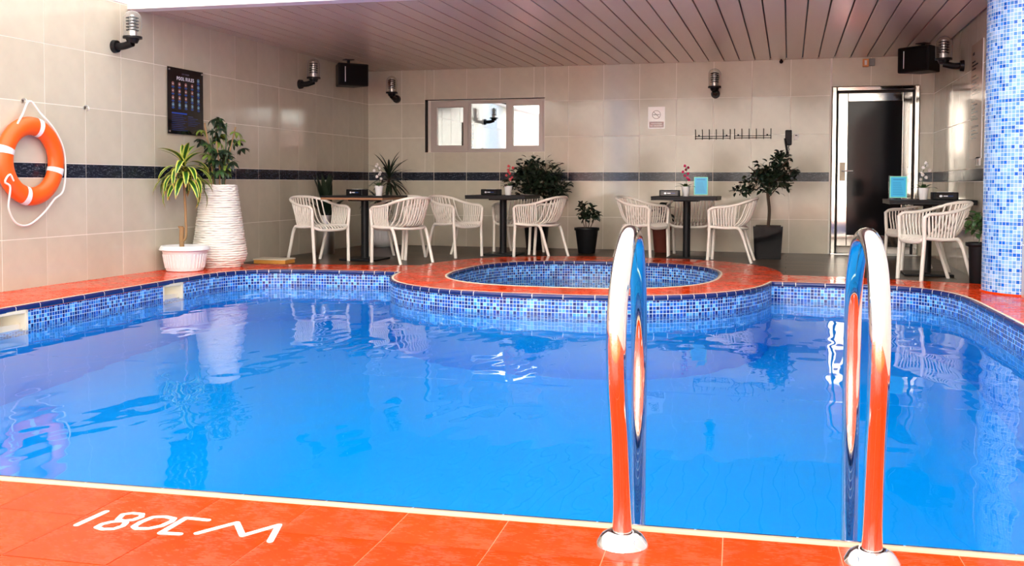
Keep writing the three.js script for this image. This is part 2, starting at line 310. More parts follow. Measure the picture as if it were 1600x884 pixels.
{ // brown plank tiles at the back
  const f = struct('floor', 'brown wood-look plank tiles at the back of the room');
  mesh('floor_bed', merge([[XL, -3.32, 9.43, DB], [-0.5, XR, 9.43, DB], [-3.32, -0.5, 11.2, DB]].map(([a, b, c, d]) => box(b - a, 0.18, d - c, (a + b) / 2, -0.102, -(c + d) / 2))), M.soil, f);
  const D = 0.2, L = 1.2;
  for (let r = 0; r < 24; r++) { const d0 = 9.43 + D * r; if (d0 > DB) break; let x = XL - (r % 3) * 0.4; while (x < XR) { const a = Math.max(x, XL), b = Math.min(x + L, XR), e = Math.min(d0 + D, DB); for (const [p, q, g0, g1] of splitRect([a, b, d0, e], [-3.32, -0.5, 9, 11.2])) if (q - p > 0.05) { const m = mesh('floor_plank', geoCache['fp' + (q - p).toFixed(2) + (g1 - g0).toFixed(2)] ??= box(q - p - 0.003, 0.012, g1 - g0 - 0.003), M.floor[(rnd() * 3) | 0], f); m.position.copy(P((p + q) / 2, -0.006, (g0 + g1) / 2)); } x += L; } }
}
{ // painted depth mark
  const t = thing('depth_marking', 'white painted 180CM depth lettering on the orange deck', 'lettering');
  const s = [[[120, 820.5], [166, 799.5]], [[193, 814], [184, 812], [192, 804], [207, 802], [222, 803.5], [221, 808], [208, 812.5], [193, 814]], [[193, 814], [175, 815.5], [160, 819], [151, 824], [160, 827], [178, 826.5], [192, 822], [197, 817], [193, 814]], [[240, 808], [258, 807.5], [272, 810.5], [268, 815], [252, 822], [232, 826], [213, 826], [209, 823], [220, 816], [240, 808]], [[325, 813], [291, 809.5], [251, 833], [281, 834.5]], [[308, 833.5], [370, 817], [379, 837], [436, 820.5], [422, 846]]];
  const stroke = (pts, w) => { const q = pts.map(([x, y]) => deck.worldToLocal(onDeck(x, y))); const gs = []; for (let i = 0; i + 1 < q.length; i++) { const a = q[i], b = q[i + 1], l = a.distanceTo(b), g = new THREE.CylinderGeometry(w / 2, w / 2, 0.0016, 12); g.translate(b.x, 0.001, b.z); if (!i) { const g0 = new THREE.CylinderGeometry(w / 2, w / 2, 0.0016, 12); g0.translate(a.x, 0.001, a.z); gs.push(g0); } const bx = new THREE.BoxGeometry(l, 0.0016, w); bx.rotateY(-Math.atan2(b.z - a.z, b.x - a.x)); bx.translate((a.x + b.x) / 2, 0.001, (a.z + b.z) / 2); gs.push(g, bx); } return merge(gs); };
  t.position.copy(deck.position); t.rotation.copy(deck.rotation);
  mesh('digit_one', stroke(s[0], 0.0165), M.paint, t); mesh('digit_eight', merge([stroke(s[1], 0.0145), stroke(s[2], 0.0145)]), M.paint, t); mesh('digit_zero', stroke(s[3], 0.0155), M.paint, t); mesh('letter_c', stroke(s[4], 0.0165), M.paint, t); mesh('letter_m', stroke(s[5], 0.0165), M.paint, t);
}
// mosaic columns
function column(x, d, r, label) { const t = thing('mosaic_column', label, 'column'); const g = new THREE.CylinderGeometry(r, r, 4.2, 64, 1, true); const uv = g.attributes.uv; for (let i = 0; i < uv.count; i++) uv.setXY(i, uv.getX(i) * 2 * Math.PI * r, uv.getY(i) * 4.2); mesh('mosaic_shaft', g, M.colMosaic, t); t.children[0].position.y = 2.1 + COP; t.position.copy(P(x, 0, d)); mesh('base_ring', cyl(r + 0.008, r + 0.012, 0.012, 0, COP, 0, 48), M.deck[0], t); }
column(1.945, 8.97, 0.4, 'round column clad in pale blue mosaic at the pool corner');
column(-4.3, 1.55, 0.2, 'slim round blue mosaic column on the deck across the pool');
// skimmers in the left pool wall
function skimmer([d0, w], label) {
  const t = thing('pool_skimmer', label, 'skimmer', 'skimmers in the pool wall'); const h = 0.19, x = leftX(d0 + w / 2);
  mesh('frame', merge([box(0.012, 0.02, w, 0, h / 2 - 0.01, 0), box(0.012, h, 0.02, 0, 0, w / 2 - 0.01), box(0.012, h, 0.02, 0, 0, -w / 2 + 0.01)]), M.cream, t);
  mesh('throat', merge([box(0.22, 0.008, w - 0.03, -0.11, h / 2 - 0.02, 0), box(0.22, h, 0.008, -0.11, 0, w / 2 - 0.018), box(0.22, h, 0.008, -0.11, 0, -w / 2 + 0.018), box(0.008, h, w - 0.03, -0.22, 0, 0)]), M.cream, t);
  mesh('weir_flap', box(0.012, 0.09, w - 0.05, -0.05, -0.05, 0), M.cream, t);
  t.position.copy(P(x + 0.007, -0.085, d0 + w / 2)); t.rotation.y = -0.045;
}
skimmer(SKIM[1], 'cream skimmer opening below the potted dracaena'); skimmer(SKIM[0], 'cream skimmer opening below the orange life ring');

// ---------------------------------------------------------------- window, door
{
  const w = struct('window_1', 'brown aluminium three-part window with mirrored panes');
  const z = -(DB + 0.045), fr = (a, b, c, d, t, zz, dep) => merge([box(b - a, t, dep, (a + b) / 2, c + t / 2, zz), box(b - a, t, dep, (a + b) / 2, d - t / 2, zz), box(t, d - c - 2 * t, dep, a + t / 2, (c + d) / 2, zz), box(t, d - c - 2 * t, dep, b - t / 2, (c + d) / 2, zz)]);
  mesh('window_frame', fr(-5.046, -3.338, 1.364, 2.105, 0.03, z, 0.06), M.alu, w);
  for (const [a, b, m, open] of [[-5.02, -4.475, 0.07, 1], [-4.455, -3.885, 0.022, 0], [-3.865, -3.36, 0.06, 1]]) {
    const s = mesh('casement', fr(a, b, 1.39, 2.08, m, z + (open ? 0.02 : 0.005), 0.05), M.alu, w);
    mesh('pane', box(b - a - 2 * m + 0.01, 0.69 - 2 * m + 0.01, 0.006, (a + b) / 2, 1.735, z + 0.01), M.mirrorGlass, s);
  }
  for (const x of [-4.462, -3.872]) mesh('mullion', box(0.03, 0.7, 0.062, x, 1.735, z), M.alu, w);
}
{
  const d = struct('door_1', 'polished steel framed door with black glass');
  const z = -(DB + 0.03), [a, b] = [0.53, 1.596], T = 2.185;
  mesh('door_frame', merge([rbox(0.06, T, 0.14, 0.012, a + 0.03, T / 2, -(DB + 0.02)), rbox(0.06, T, 0.14, 0.012, b - 0.03, T / 2, -(DB + 0.02)), rbox(b - a - 0.12, 0.06, 0.14, 0.012, (a + b) / 2, T - 0.03, -(DB + 0.02))]), M.doorSteel, d);
  mesh('gasket', merge([box(0.02, T - 0.06, 0.05, a + 0.068, (T - 0.06) / 2, z - 0.03), box(0.02, T - 0.06, 0.05, b - 0.068, (T - 0.06) / 2, z - 0.03), box(b - a - 0.12, 0.02, 0.05, (a + b) / 2, T - 0.068, z - 0.03)]), M.black, d);
  const leaf = mesh('door_leaf', merge([rbox(0.125, 2.0, 0.045, 0.008, a + 0.14, 1.105, z), rbox(0.125, 2.0, 0.045, 0.008, b - 0.14, 1.105, z), rbox(b - a - 0.4, 0.115, 0.045, 0.008, (a + b) / 2, 2.0475, z), rbox(b - a - 0.4, 0.15, 0.045, 0.008, (a + b) / 2, 0.18, z)]), M.doorSteel, d);
  mesh('glass_panel', box(b - a - 0.4, 1.85, 0.02, (a + b) / 2, 1.075, z), M.blackGloss, leaf);
  mesh('lock_plate', rbox(0.07, 0.24, 0.012, 0.004, a + 0.14, 1.08, z + 0.028), M.cream, leaf);
  mesh('door_handle', merge([tube([[a + 0.14, 1.09, z + 0.03], [a + 0.14, 1.09, z + 0.075], [a + 0.17, 1.09, z + 0.08], [a + 0.27, 1.09, z + 0.08]], 0.009)]), M.steel, leaf);
  mesh('threshold', box(b - a, 0.012, 0.2, (a + b) / 2, 0.006, -(DB + 0.02)), M.steel, d);
}

// ---------------------------------------------------------------- pool ladder
{
  const t = thing('pool_ladder', 'polished steel ladder handrails standing at the near pool edge', 'ladder');
  const R = 0.024;
  const sides = [[972, 849, -0.43], [1362, 878, 0.18]].map(([x, y, px]) => [onFloor(x, y, COP), px]);
  for (const [b, px] of sides) {
    const bd = -b.z, e = 3.0, at = (h, d) => { const k = (d - bd) / (e - bd); return [b.x + (px - b.x) * Math.max(0, k), h, -d]; };
    mesh('rail', tube([at(b.y, bd), at(0.12, bd), at(0.3, bd - 0.04), at(0.48, bd - 0.1), at(0.62, bd - 0.1), at(0.72, bd - 0.03), at(0.775, bd + 0.1), at(0.785, bd + 0.24), at(0.75, bd + 0.4), at(0.64, bd + 0.53), at(0.45, e), at(0.2, e), at(-0.3, e), at(-0.9, e), at(-1.35, e)], R, 90, 18), M.chrome, t);
    const f = mesh('floor_flange', lathe([[0.026, 0.03], [0.036, 0.03], [0.05, 0.022], [0.062, 0.006], [0.064, 0]], 32), M.chrome, t); f.position.copy(b);
  }
  for (const h of [-0.35, -0.65, -0.95, -1.25]) mesh('tread', rbox(0.6, 0.03, 0.08, 0.01, -0.125, h, -3.0), M.steel, t);
}

// ---------------------------------------------------------------- lamps, speakers, small fittings
function wallLamp(x, h, d, turn, label) { // turn: direction the arm points
  const t = thing('wall_lamp', label, 'lamp', 'clear bulkhead wall lamps');
  mesh('bracket', merge([(() => { const g = new THREE.CylinderGeometry(0.055, 0.06, 0.04, 24); g.rotateX(Math.PI / 2); g.translate(0, 0, 0.02); return g; })(), tube([[0, 0, 0.02], [0, 0.0, 0.1], [0, 0.025, 0.2]], 0.034, 10, 12), cyl(0.062, 0.045, 0.04, 0, 0.025, 0.2), cyl(0.086, 0.086, 0.02, 0, 0.065, 0.2)]), M.black, t);
  const pts = [[0.08, 0.085], [0.083, 0.24]]; for (let k = 1; k <= 8; k++) { const a = k / 8 * Math.PI / 2; pts.push([0.083 * Math.cos(a) + 0.0005, 0.24 + 0.08 * Math.sin(a)]); }
  const g = mesh('glass_dome', lathe(pts, 28), M.lampGlass, t); g.position.set(0, 0, 0.2);
  const core = mesh('lamp_core', merge([cyl(0.04, 0.042, 0.05, 0, 0.085, 0.2), cyl(0.026, 0.026, 0.15, 0, 0.13, 0.2)]), M.steel, t);
  for (let k = 0; k < 5; k++) mesh('louvre', lathe([[0.022, 0], [0.056, -0.012], [0.056, -0.006], [0.022, 0.006]], 24), k % 2 ? M.black : M.black, core).position.set(0, 0.15 + k * 0.028, 0.2);
  t.position.copy(P(x, h, d)); t.rotation.y = turn;
}
wallLamp(XL, 2.165, 7.97, Math.PI / 2, 'clear glass wall lamp beside the white beam on the left tiled wall');
wallLamp(XL, 2.165, 11.6, Math.PI / 2, 'clear glass wall lamp on the left tiled wall next to the loudspeaker');
wallLamp(-5.57, 2.145, DB, 0, 'clear glass wall lamp between the room corner and the window');
wallLamp(-0.97, 2.125, DB, 0, 'clear glass wall lamp above the coat racks');
wallLamp(XR, 2.175, 11.54, -Math.PI / 2, 'clear glass wall lamp next to the loudspeaker over the door');
function speaker(x, h, d, turn, label) {
  const t = thing('loudspeaker', label, 'speaker', 'black loudspeakers under the ceiling');
  const s = new THREE.Shape(); s.moveTo(-0.2, 0.14); s.lineTo(0.2, 0.14); s.lineTo(0.12, -0.14); s.lineTo(-0.12, -0.14);
  const g = new THREE.ExtrudeGeometry(s, { depth: 0.27, bevelEnabled: true, bevelSize: 0.012, bevelThickness: 0.012, bevelSegments: 2 }); g.rotateX(Math.PI / 2); g.translate(0, 0.135, 0);
  mesh('cabinet', g, M.black, t); mesh('grille', rbox(0.39, 0.26, 0.014, 0.006, 0, 0, 0.155), M.blackGloss, t); mesh('highlight_strip', box(0.008, 0.2, 0.006, -0.12, 0, 0.165), M.white, t);  // white strip paints the highlight on the grille edge
  mesh('ceiling_mount', merge([box(0.03, TOP - h - 0.13, 0.03, 0, 0.13 + (TOP - h - 0.13) / 2, -0.02), box(0.12, 0.008, 0.12, 0, TOP - h - 0.004, -0.02)]), M.black, t);
  t.position.copy(P(x, h, d)); t.rotation.y = turn;
}
speaker(-5.68, 2.345, 12.35, Math.PI / 2 - 0.75, 'black loudspeaker under the ceiling in the left far corner');
speaker(1.47, 2.365, 12.55, -Math.PI / 2 + 0.8, 'black loudspeaker under the ceiling near the steel door');
// signs (flat print)
function print(W, H, draw) { const c = document.createElement('canvas'); c.width = W; c.height = H; const x = c.getContext('2d'); draw(x, W, H); const t = new THREE.CanvasTexture(c); t.colorSpace = THREE.SRGBColorSpace; return t; }
function sign(name, label, category, w, h, tex, edge, pos, turn, group) {
  const t = thing(name, label, category, group); mesh('board', box(w, h, 0.006), edge, t); const f = mesh('printed_face', new THREE.PlaneGeometry(w, h), std({ map: tex, roughness: 0.15 }), t); f.position.z = 0.0036; t.position.copy(pos); t.rotation.y = turn; return t;
}
const poster = print(400, 440, (x, W, H) => {
  x.fillStyle = '#07080f'; x.fillRect(0, 0, W, H); x.textAlign = 'center'; x.fillStyle = '#8f93b5'; x.font = '15px sans-serif'; x.fillText('CITY TOWER', 195, 42); x.fillStyle = '#dfe3f2'; x.font = 'bold 34px sans-serif'; x.fillText('POOL RULES', 195, 80);
  for (let r = 0; r < 5; r++) for (let c = 0; c < 5; c++) { if (c < 4 && r === 4) continue; const px = 55 + c * 72, py = (c === 4 ? 66 : 108) + r * 46; const red = c < 4 && r < 3 && !(r === 2 && c === 3); x.strokeStyle = red ? '#d98c86' : '#8fc4ea'; x.fillStyle = red ? '#e9d9d6' : '#9fd0f0'; x.lineWidth = 3; x.beginPath(); x.arc(px, py, 12, 0, 7); x.stroke(); x.beginPath(); x.arc(px, py, 6, 0, 7); x.fill(); x.fillStyle = '#3c6fd0'; x.fillRect(px - 17, py + 17, 34, 3); x.fillRect(px - 12, py + 23, 24, 3); }
  x.fillStyle = '#1f49b8'; x.fillRect(40, 296, 170, 10); for (let k = 0; k < 9; k++) { x.fillStyle = '#2b3f86'; x.fillRect(40, 316 + k * 12, 120 + (k * 37) % 60, 3); if (k < 6) x.fillRect(220, 316 + k * 12, 60 + (k * 53) % 80, 3); }
});
{
  const t = sign('pool_rules_sign', 'black pool rules board with rows of round icons on the left wall', 'sign', 0.625, 0.67, poster, M.black, P(XL + 0.02, 1.74, 9.075), Math.PI / 2);
  for (const [x, y] of [[-0.29, 0.31], [0.29, 0.31], [-0.29, -0.31], [0.29, -0.31]]) { const s = mesh('stand_off', cyl(0.009, 0.009, 0.03), M.steel, t); s.rotation.x = Math.PI / 2; s.position.set(x, y, -0.018); }
}
sign('no_smoking_sign', 'white no smoking sign with red panel between window and coat racks', 'sign', 0.232, 0.3, print(232, 300, (x) => {
  x.fillStyle = '#f4f1ee'; x.fillRect(0, 0, 232, 300); x.strokeStyle = '#4a2424'; x.lineWidth = 7; x.beginPath(); x.arc(114, 108, 55, 0, 7); x.stroke(); x.beginPath(); x.moveTo(76, 70); x.lineTo(152, 146); x.stroke(); x.fillStyle = '#3a2020'; x.fillRect(70, 104, 86, 9);
  x.fillStyle = '#7a0d10'; x.fillRect(18, 205, 196, 78); x.fillStyle = '#f3d9d2'; x.textAlign = 'center'; x.font = 'bold 26px sans-serif'; x.fillText('NO SMOKING', 116, 268); for (let k = 0; k < 9; k++) x.fillRect(42 + k * 17, 226, 12, 8);
}), M.white, P(-1.76, 1.817, DB - 0.005), 0);
sign('wall_notice', 'tall pale notice with black text lines on the right wall', 'sign', 0.62, 1.14, print(310, 570, (x, W, H) => {
  x.fillStyle = '#b3a18c'; x.fillRect(0, 0, W, H); x.fillStyle = '#7a3a30'; x.fillRect(30, 40, 60, 14); x.fillStyle = '#14100e'; for (let k = 0; k < 22; k++) { if (k % 7 === 3) continue; x.fillRect(26, 84 + k * 18, 90 + (k * 71) % 130, 7); }
}), M.plaster, P(XR - 0.004, 1.742, 10.72), -Math.PI / 2);
sign('small_plate', 'small white plate with two black bars under the wall notice', 'sign', 0.2, 0.085, print(200, 85, (x) => { x.fillStyle = '#f0eadf'; x.fillRect(0, 0, 200, 85); x.fillStyle = '#0c0b0b'; x.fillRect(8, 6, 26, 72); x.fillRect(84, 8, 26, 70); }), M.white, P(XR - 0.004, 1.145, 10.57), -Math.PI / 2);
function rack(x0, x1, h0, h1, label) {
  const t = thing('coat_rack', label, 'coat rack', 'black wire coat racks'), w = x1 - x0;
  for (const h of [0.045, 0.022 - 0.005]) mesh('crossbar', tube([[0, h, 0.015], [w, h, 0.015]], 0.005, 2, 6), M.black, t);
  for (let k = 0; k < 6; k++) mesh('hook', tube([[w * k / 5, 0, 0.02], [w * k / 5, 0.07, 0.022], [w * k / 5, 0.137, 0.05]], 0.005, 6, 6), M.black, t);
  for (const q of [0.1, 0.9]) { const s = mesh('fixing', cyl(0.012, 0.012, 0.02), M.black, t); s.rotation.x = Math.PI / 2; s.position.set(w * q, 0.055, 0); }
  t.position.copy(P(x0, h0, DB));
}
rack(-1.23, -0.77, 1.511, 1.645, 'black wire coat rack of six hooks next to the no smoking sign'); rack(-0.712, -0.24, 1.515, 1.656, 'black wire coat rack of six hooks next to the wall handset');
{
  const t = thing('wall_handset', 'black wall intercom handset hanging beside the coat rack', 'intercom');
  mesh('cradle', rbox(0.084, 0.2, 0.04, 0.012, 0, 0, 0.02), M.black, t); mesh('receiver', merge([tube([[-0.045, -0.01, 0.05], [-0.03, -0.1, 0.05], [-0.012, -0.2, 0.05]], 0.014, 10, 8), rbox(0.036, 0.08, 0.035, 0.012, -0.012, -0.22, 0.05)]), M.black, t); mesh('cord', tube([[0.01, -0.1, 0.03], [0.0, -0.14, 0.04], [0.015, -0.155, 0.04], [-0.012, -0.18, 0.045]], 0.004), M.black, t);
  t.position.copy(P(-0.015, 1.53, DB));
  const s = thing('light_switch', 'small white switch plate beside the black handset', 'switch'); mesh('plate', rbox(0.065, 0.085, 0.01, 0.006, 0, 0, 0.005), M.white, s); mesh('rocker', box(0.03, 0.012, 0.004, 0, 0.02, 0.011), M.black, s); s.position.copy(P(0.083, 1.538, DB));
  const a = thing('alarm_box', 'small orange and grey alarm box high above the door', 'alarm'); mesh('orange_cover', rbox(0.075, 0.1, 0.05, 0.006, -0.035, 0, 0.025), std({ color: lin(0.75, 0.3, 0.08), roughness: 0.5 }), a); mesh('grey_body', rbox(0.07, 0.09, 0.06, 0.006, 0.04, 0.005, 0.03), std({ color: lin(0.2, 0.2, 0.18), roughness: 0.5 }), a); mesh('label_panel', box(0.03, 0.06, 0.002, -0.035, 0, 0.051), M.white, a); a.position.copy(P(0.97, 2.485, DB));
  const k = thing('ceiling_sensor', 'tiny black sensor at the ceiling edge above the handset', 'sensor'); mesh('dome', new THREE.SphereGeometry(0.025, 16, 10), M.black, k); mesh('foot', cyl(0.012, 0.012, 0.02, 0, 0.015, 0), M.black, k); k.position.copy(P(-0.12, 2.525, 13.7));
}
for (const [d, label] of [[6.808, 'small steel wall hook holding the life ring rope'], [7.554, 'small bare steel wall hook beside the life ring']]) {
  const t = thing('wall_hook', label, 'hook'); mesh('hook_wire', tube([[0, 0.015, 0], [0.035, 0.015, 0], [0.05, -0.005, 0], [0.045, -0.025, 0], [0.03, -0.02, 0]], 0.005, 14, 8), M.steel, t); mesh('plate', cyl(0.014, 0.014, 0.008), M.steel, t).rotation.z = -Math.PI / 2; t.position.copy(P(XL, 1.572, d));
}
{ // life ring
  const t = thing('life_ring', 'orange life ring with white bands hanging on the left wall', 'life ring');
  const R = 0.287, r = 0.075, or = std({ color: lin(0.88, 0.115, 0.01), roughness: 0.38 });
  const g = new THREE.TorusGeometry(R, r, 20, 64); g.scale(1, 1, 0.72); mesh('ring', g, or, t);
  for (let k = 0; k < 4; k++) { const b = new THREE.TorusGeometry(R, r + 0.003, 20, 5, 0.17); b.rotateZ(Math.PI / 2 * k + 0.6 + 0.62); b.scale(1, 1, 0.72); mesh('reflective_band', b, M.white, t); }
  mesh('grab_rope', merge([tube([[-0.18, 0.29, 0.03], [-0.1, 0.37, 0.01], [-0.005, 0.49, 0.0], [0.1, 0.4, 0.01], [0.24, 0.27, 0.03], [0.36, 0.1, 0.02], [0.375, -0.1, 0.02], [0.34, -0.25, 0.02], [0.22, -0.31, 0.04]], 0.0085, 60, 6), tube([[0.22, -0.31, 0.04], [0.13, -0.43, 0.0], [-0.02, -0.52, -0.02], [-0.15, -0.5, -0.02], [-0.25, -0.38, 0.0], [-0.29, -0.2, 0.05], [-0.34, -0.17, 0.05], [-0.3, -0.11, 0.06], [-0.25, -0.16, 0.05]], 0.0085, 60, 6)]), M.rope, t);
  t.position.copy(P(XL + 0.06, 1.083, 6.83)); t.rotation.y = Math.PI / 2;
}

// ---------------------------------------------------------------- chairs
function makeChair() {
  const t = thing('slatted_armchair', '', 'chair', 'cream slatted plastic armchairs at the tables'), W = 0.275;
  // top rail plan: arms and rounded back, rising to the rear
  const rail = []; for (const [x, y, z] of [[-W, 0.6, 0.235], [-W, 0.635, 0.19], [-W, 0.648, 0.05], [-W + 0.005, 0.675, -0.09], [-0.235, 0.715, -0.21], [-0.14, 0.742, -0.285], [0, 0.75, -0.305]]) rail.push([x, y, z]);
  const full = [...rail, ...rail.slice(0, -1).reverse().map(([x, y, z]) => [-x, y, z])];
  mesh('top_rail', tube(full, 0.0165, 60, 8), M.chair, t);
  mesh('seat_rail', merge([tube([[-0.262, 0.42, 0.21], [-0.255, 0.405, 0.05], [-0.245, 0.41, -0.11]], 0.018, 12, 8), tube([[0.262, 0.42, 0.21], [0.255, 0.405, 0.05], [0.245, 0.41, -0.11]], 0.018, 12, 8), tube([[-0.262, 0.42, 0.21], [-0.2, 0.385, 0.235], [0, 0.372, 0.245], [0.2, 0.385, 0.235], [0.262, 0.42, 0.21]], 0.017, 20, 8), tube([[-0.245, 0.41, -0.11], [-0.15, 0.4, -0.175], [0, 0.395, -0.19], [0.15, 0.4, -0.175], [0.245, 0.41, -0.11]], 0.016, 20, 8)]), M.chair, t);
  for (const s of [-1, 1]) {
    mesh('leg', tube([[s * W, 0.61, 0.225], [s * 0.27, 0.5, 0.222], [s * 0.262, 0.4, 0.218], [s * 0.258, 0.2, 0.228], [s * 0.252, 0, 0.238]], 0.0195, 18, 8), M.chair, t);
    mesh('leg', tube([[s * 0.247, 0.412, -0.06], [s * 0.246, 0.4, -0.115], [s * 0.245, 0.34, -0.15], [s * 0.243, 0.17, -0.205], [s * 0.24, 0, -0.262]], 0.0185, 18, 8), M.chair, t);
  }
  const slat = (p) => tube(p, 0.0085, 9, 6);
  for (const s of [-1, 1]) for (let k = 0; k < 9; k++) { const q = k / 8, z = 0.185 - 0.27 * q, zb = 0.17 - 0.235 * q; mesh('slat', slat([[s * W, 0.645 + 0.03 * q * q, z], [s * (W + 0.002), 0.56, (z + zb) / 2 + 0.003], [s * 0.262, 0.47, zb], [s * 0.246, 0.41, zb]]), M.chair, t); }
  const backs = new Map();
  for (let k = 0; k < 12; k++) { // one bent slat from the back rail through the seat to the front lip
    const x = (k - 5.5) / 5.5, c = Math.sqrt(1 - (x * 0.72) ** 2), X = 0.225 * x, tz = -0.305 + 0.095 * x * x * Math.abs(x) , ty = 0.748 - 0.035 * x * x;
    mesh('slat', tube([[X * 0.98, ty, tz], [X * 0.97, 0.62, tz + 0.035], [X * 0.96, 0.5, tz + 0.085], [X * 0.95, 0.432 , tz + 0.15], [X * 0.96, 0.418, -0.03], [X, 0.425, 0.12], [X * 1.02, 0.415, 0.2], [X * 1.03, 0.378 + 0.02 * x * x, 0.243]], 0.0085, 20, 6), M.chair, t);
  }
  return t;
}
const chair0 = makeChair(); let firstChair = true;
function chair(x, d, deg, label) { const c = firstChair ? chair0 : copy(chair0); firstChair = false; c.userData.label = label; c.position.copy(P(x, 0, d)); c.rotation.y = deg * Math.PI / 180; } // 0 faces the camera, 90 faces right
chair(-5.28, 10.62, 66, 'cream slatted armchair beside the metal planter, facing the wood-edged table');
chair(-4.28, 10.73, -118, 'cream slatted armchair by the pool surround with its back turned, facing the wood-edged table');
chair(-4.62, 11.42, -14, 'cream slatted armchair behind the wood-edged table in front of the ribbed white pot');
chair(-4.03, 11.86, 68, 'cream slatted armchair at the left side of the black table under the window');
chair(-3.42, 12.72, -10, 'cream slatted armchair behind the black table under the window');
chair(-2.97, 12.08, -106, 'cream slatted armchair between the black table and the small potted jasmine');
chair(-1.74, 12.3, 72, 'cream slatted armchair at the left of the table with the magenta orchid');
chair(-1.2, 12.92, 0, 'cream slatted armchair behind the table with the magenta orchid');
chair(-0.66, 12.08, -92, 'cream slatted armchair between the magenta orchid table and the ficus tree');
chair(1.34, 10.24, -72, 'cream slatted armchair close to the mosaic column at the corner table');
chair(1.31, 11.42, -76, 'cream slatted armchair on the door side of the corner table');

// ---------------------------------------------------------------- tables and what stands on them
const woodEdge = std({ color: lin(0.3, 0.15, 0.07), roughness: 0.4 });
function table(x, d, s, edge, label) {
  const t = thing('cafe_table', label, 'table', 'square pedestal tables');
  mesh('tabletop', rbox(s, 0.022, s, 0.004, 0, 0.754, 0), M.black, t); mesh('edge_band', rbox(s - 0.004, 0.026, s - 0.004, 0.004, 0, 0.731, 0), edge, t);
  mesh('column', cyl(0.045, 0.045, 0.7, 0, 0.02, 0), M.black, t); mesh('column_head', box(0.3, 0.02, 0.3, 0, 0.71, 0), M.black, t); mesh('base_plate', rbox(0.46, 0.022, 0.46, 0.006, 0, 0.011, 0), M.black, t);
  t.position.copy(P(x, 0, d)); return t;
}
table(-4.86, 11.0, 0.78, woodEdge, 'square cafe table with brown wooden edge near the left wall');
table(-3.52, 12.3, 0.78, M.black, 'black square cafe table in front of the ficus under the window');
table(-1.2, 12.35, 0.78, M.black, 'black square cafe table carrying the magenta orchid');
table(1.36, 10.92, 0.8, M.black, 'black square cafe table in the corner by the mosaic column');
const TT = 0.765;
const texBox = print(256, 96, (x) => { x.fillStyle = '#060607'; x.fillRect(0, 0, 256, 96); x.fillStyle = '#e8eaee'; x.beginPath(); x.arc(66, 50, 20, 0, 7); x.fill(); x.fillRect(96, 40, 120, 18); x.fillStyle = '#1b3c78'; x.fillRect(150, 40, 66, 18); });
function tissueBox(x, d, turn, label) { const t = thing('tissue_box', label, 'box', 'black tissue boxes on the tables'); mesh('case', rbox(0.24, 0.075, 0.12, 0.008, 0, 0.0375, 0), M.black, t); mesh('printed_front', new THREE.PlaneGeometry(0.2, 0.055), std({ map: texBox, roughness: 0.3 }), t).position.set(0, 0.038, 0.0606); mesh('tissue_slot', rbox(0.14, 0.006, 0.03, 0.002, 0, 0.075, 0), M.white, t); t.position.copy(P(x, TT, d)); t.rotation.y = turn; }
tissueBox(-4.86, 10.78, -0.3, 'black tissue box on the wood-edged table'); tissueBox(-3.62, 12.1, -0.2, 'black tissue box on the table under the window'); tissueBox(-1.38, 12.1, 0, 'black tissue box next to the magenta orchid'); tissueBox(1.5, 10.8, 0.12, 'black tissue box on the corner table');
const leafGeo = (L, W, droop, n = 7, fold = 0.2) => { // strap leaf along +z, bending down
  const pos = [], uv = [], idx = []; let y = 0, z = 0, a = 0; for (let i = 0; i <= n; i++) { const q = i / n, w = W * Math.max(0.04, Math.sin(Math.PI * Math.min(1, 0.12 + q * 0.88)) ** 0.75); pos.push(-w / 2, y + fold * w / 2, z, 0, y, z, w / 2, y + fold * w / 2, z); uv.push(0, q, 0.5, q, 1, q); a = -droop * q * 1.6; y += Math.sin(a) * L / n; z += Math.cos(a) * L / n; }
  for (let i = 0; i < n; i++) for (const c of [0, 1]) { const b = i * 3 + c; idx.push(b, b + 3, b + 1, b + 1, b + 3, b + 4); }
  const g = new THREE.BufferGeometry(); g.setAttribute('position', new THREE.Float32BufferAttribute(pos, 3)); g.setAttribute('uv', new THREE.Float32BufferAttribute(uv, 2)); g.setIndex(idx); g.computeVertexNormals(); return g;
};
const put = (m, x, y, z, yaw, tilt, roll = 0) => { m.position.set(x, y, z); m.rotation.order = 'YXZ'; m.rotation.set(-tilt, yaw, roll); return m; };
const petalC = { white: std({ color: lin(0.85, 0.82, 0.78), roughness: 0.5, side: THREE.DoubleSide }), pink: std({ color: lin(0.7, 0.09, 0.11), roughness: 0.5, side: THREE.DoubleSide }), magenta: std({ color: lin(0.6, 0.01, 0.12), roughness: 0.5, side: THREE.DoubleSide }) };
const orchLeaf = leafGeo(0.16, 0.045, 0.7), petal = leafGeo(0.032, 0.03, 0.3, 4);
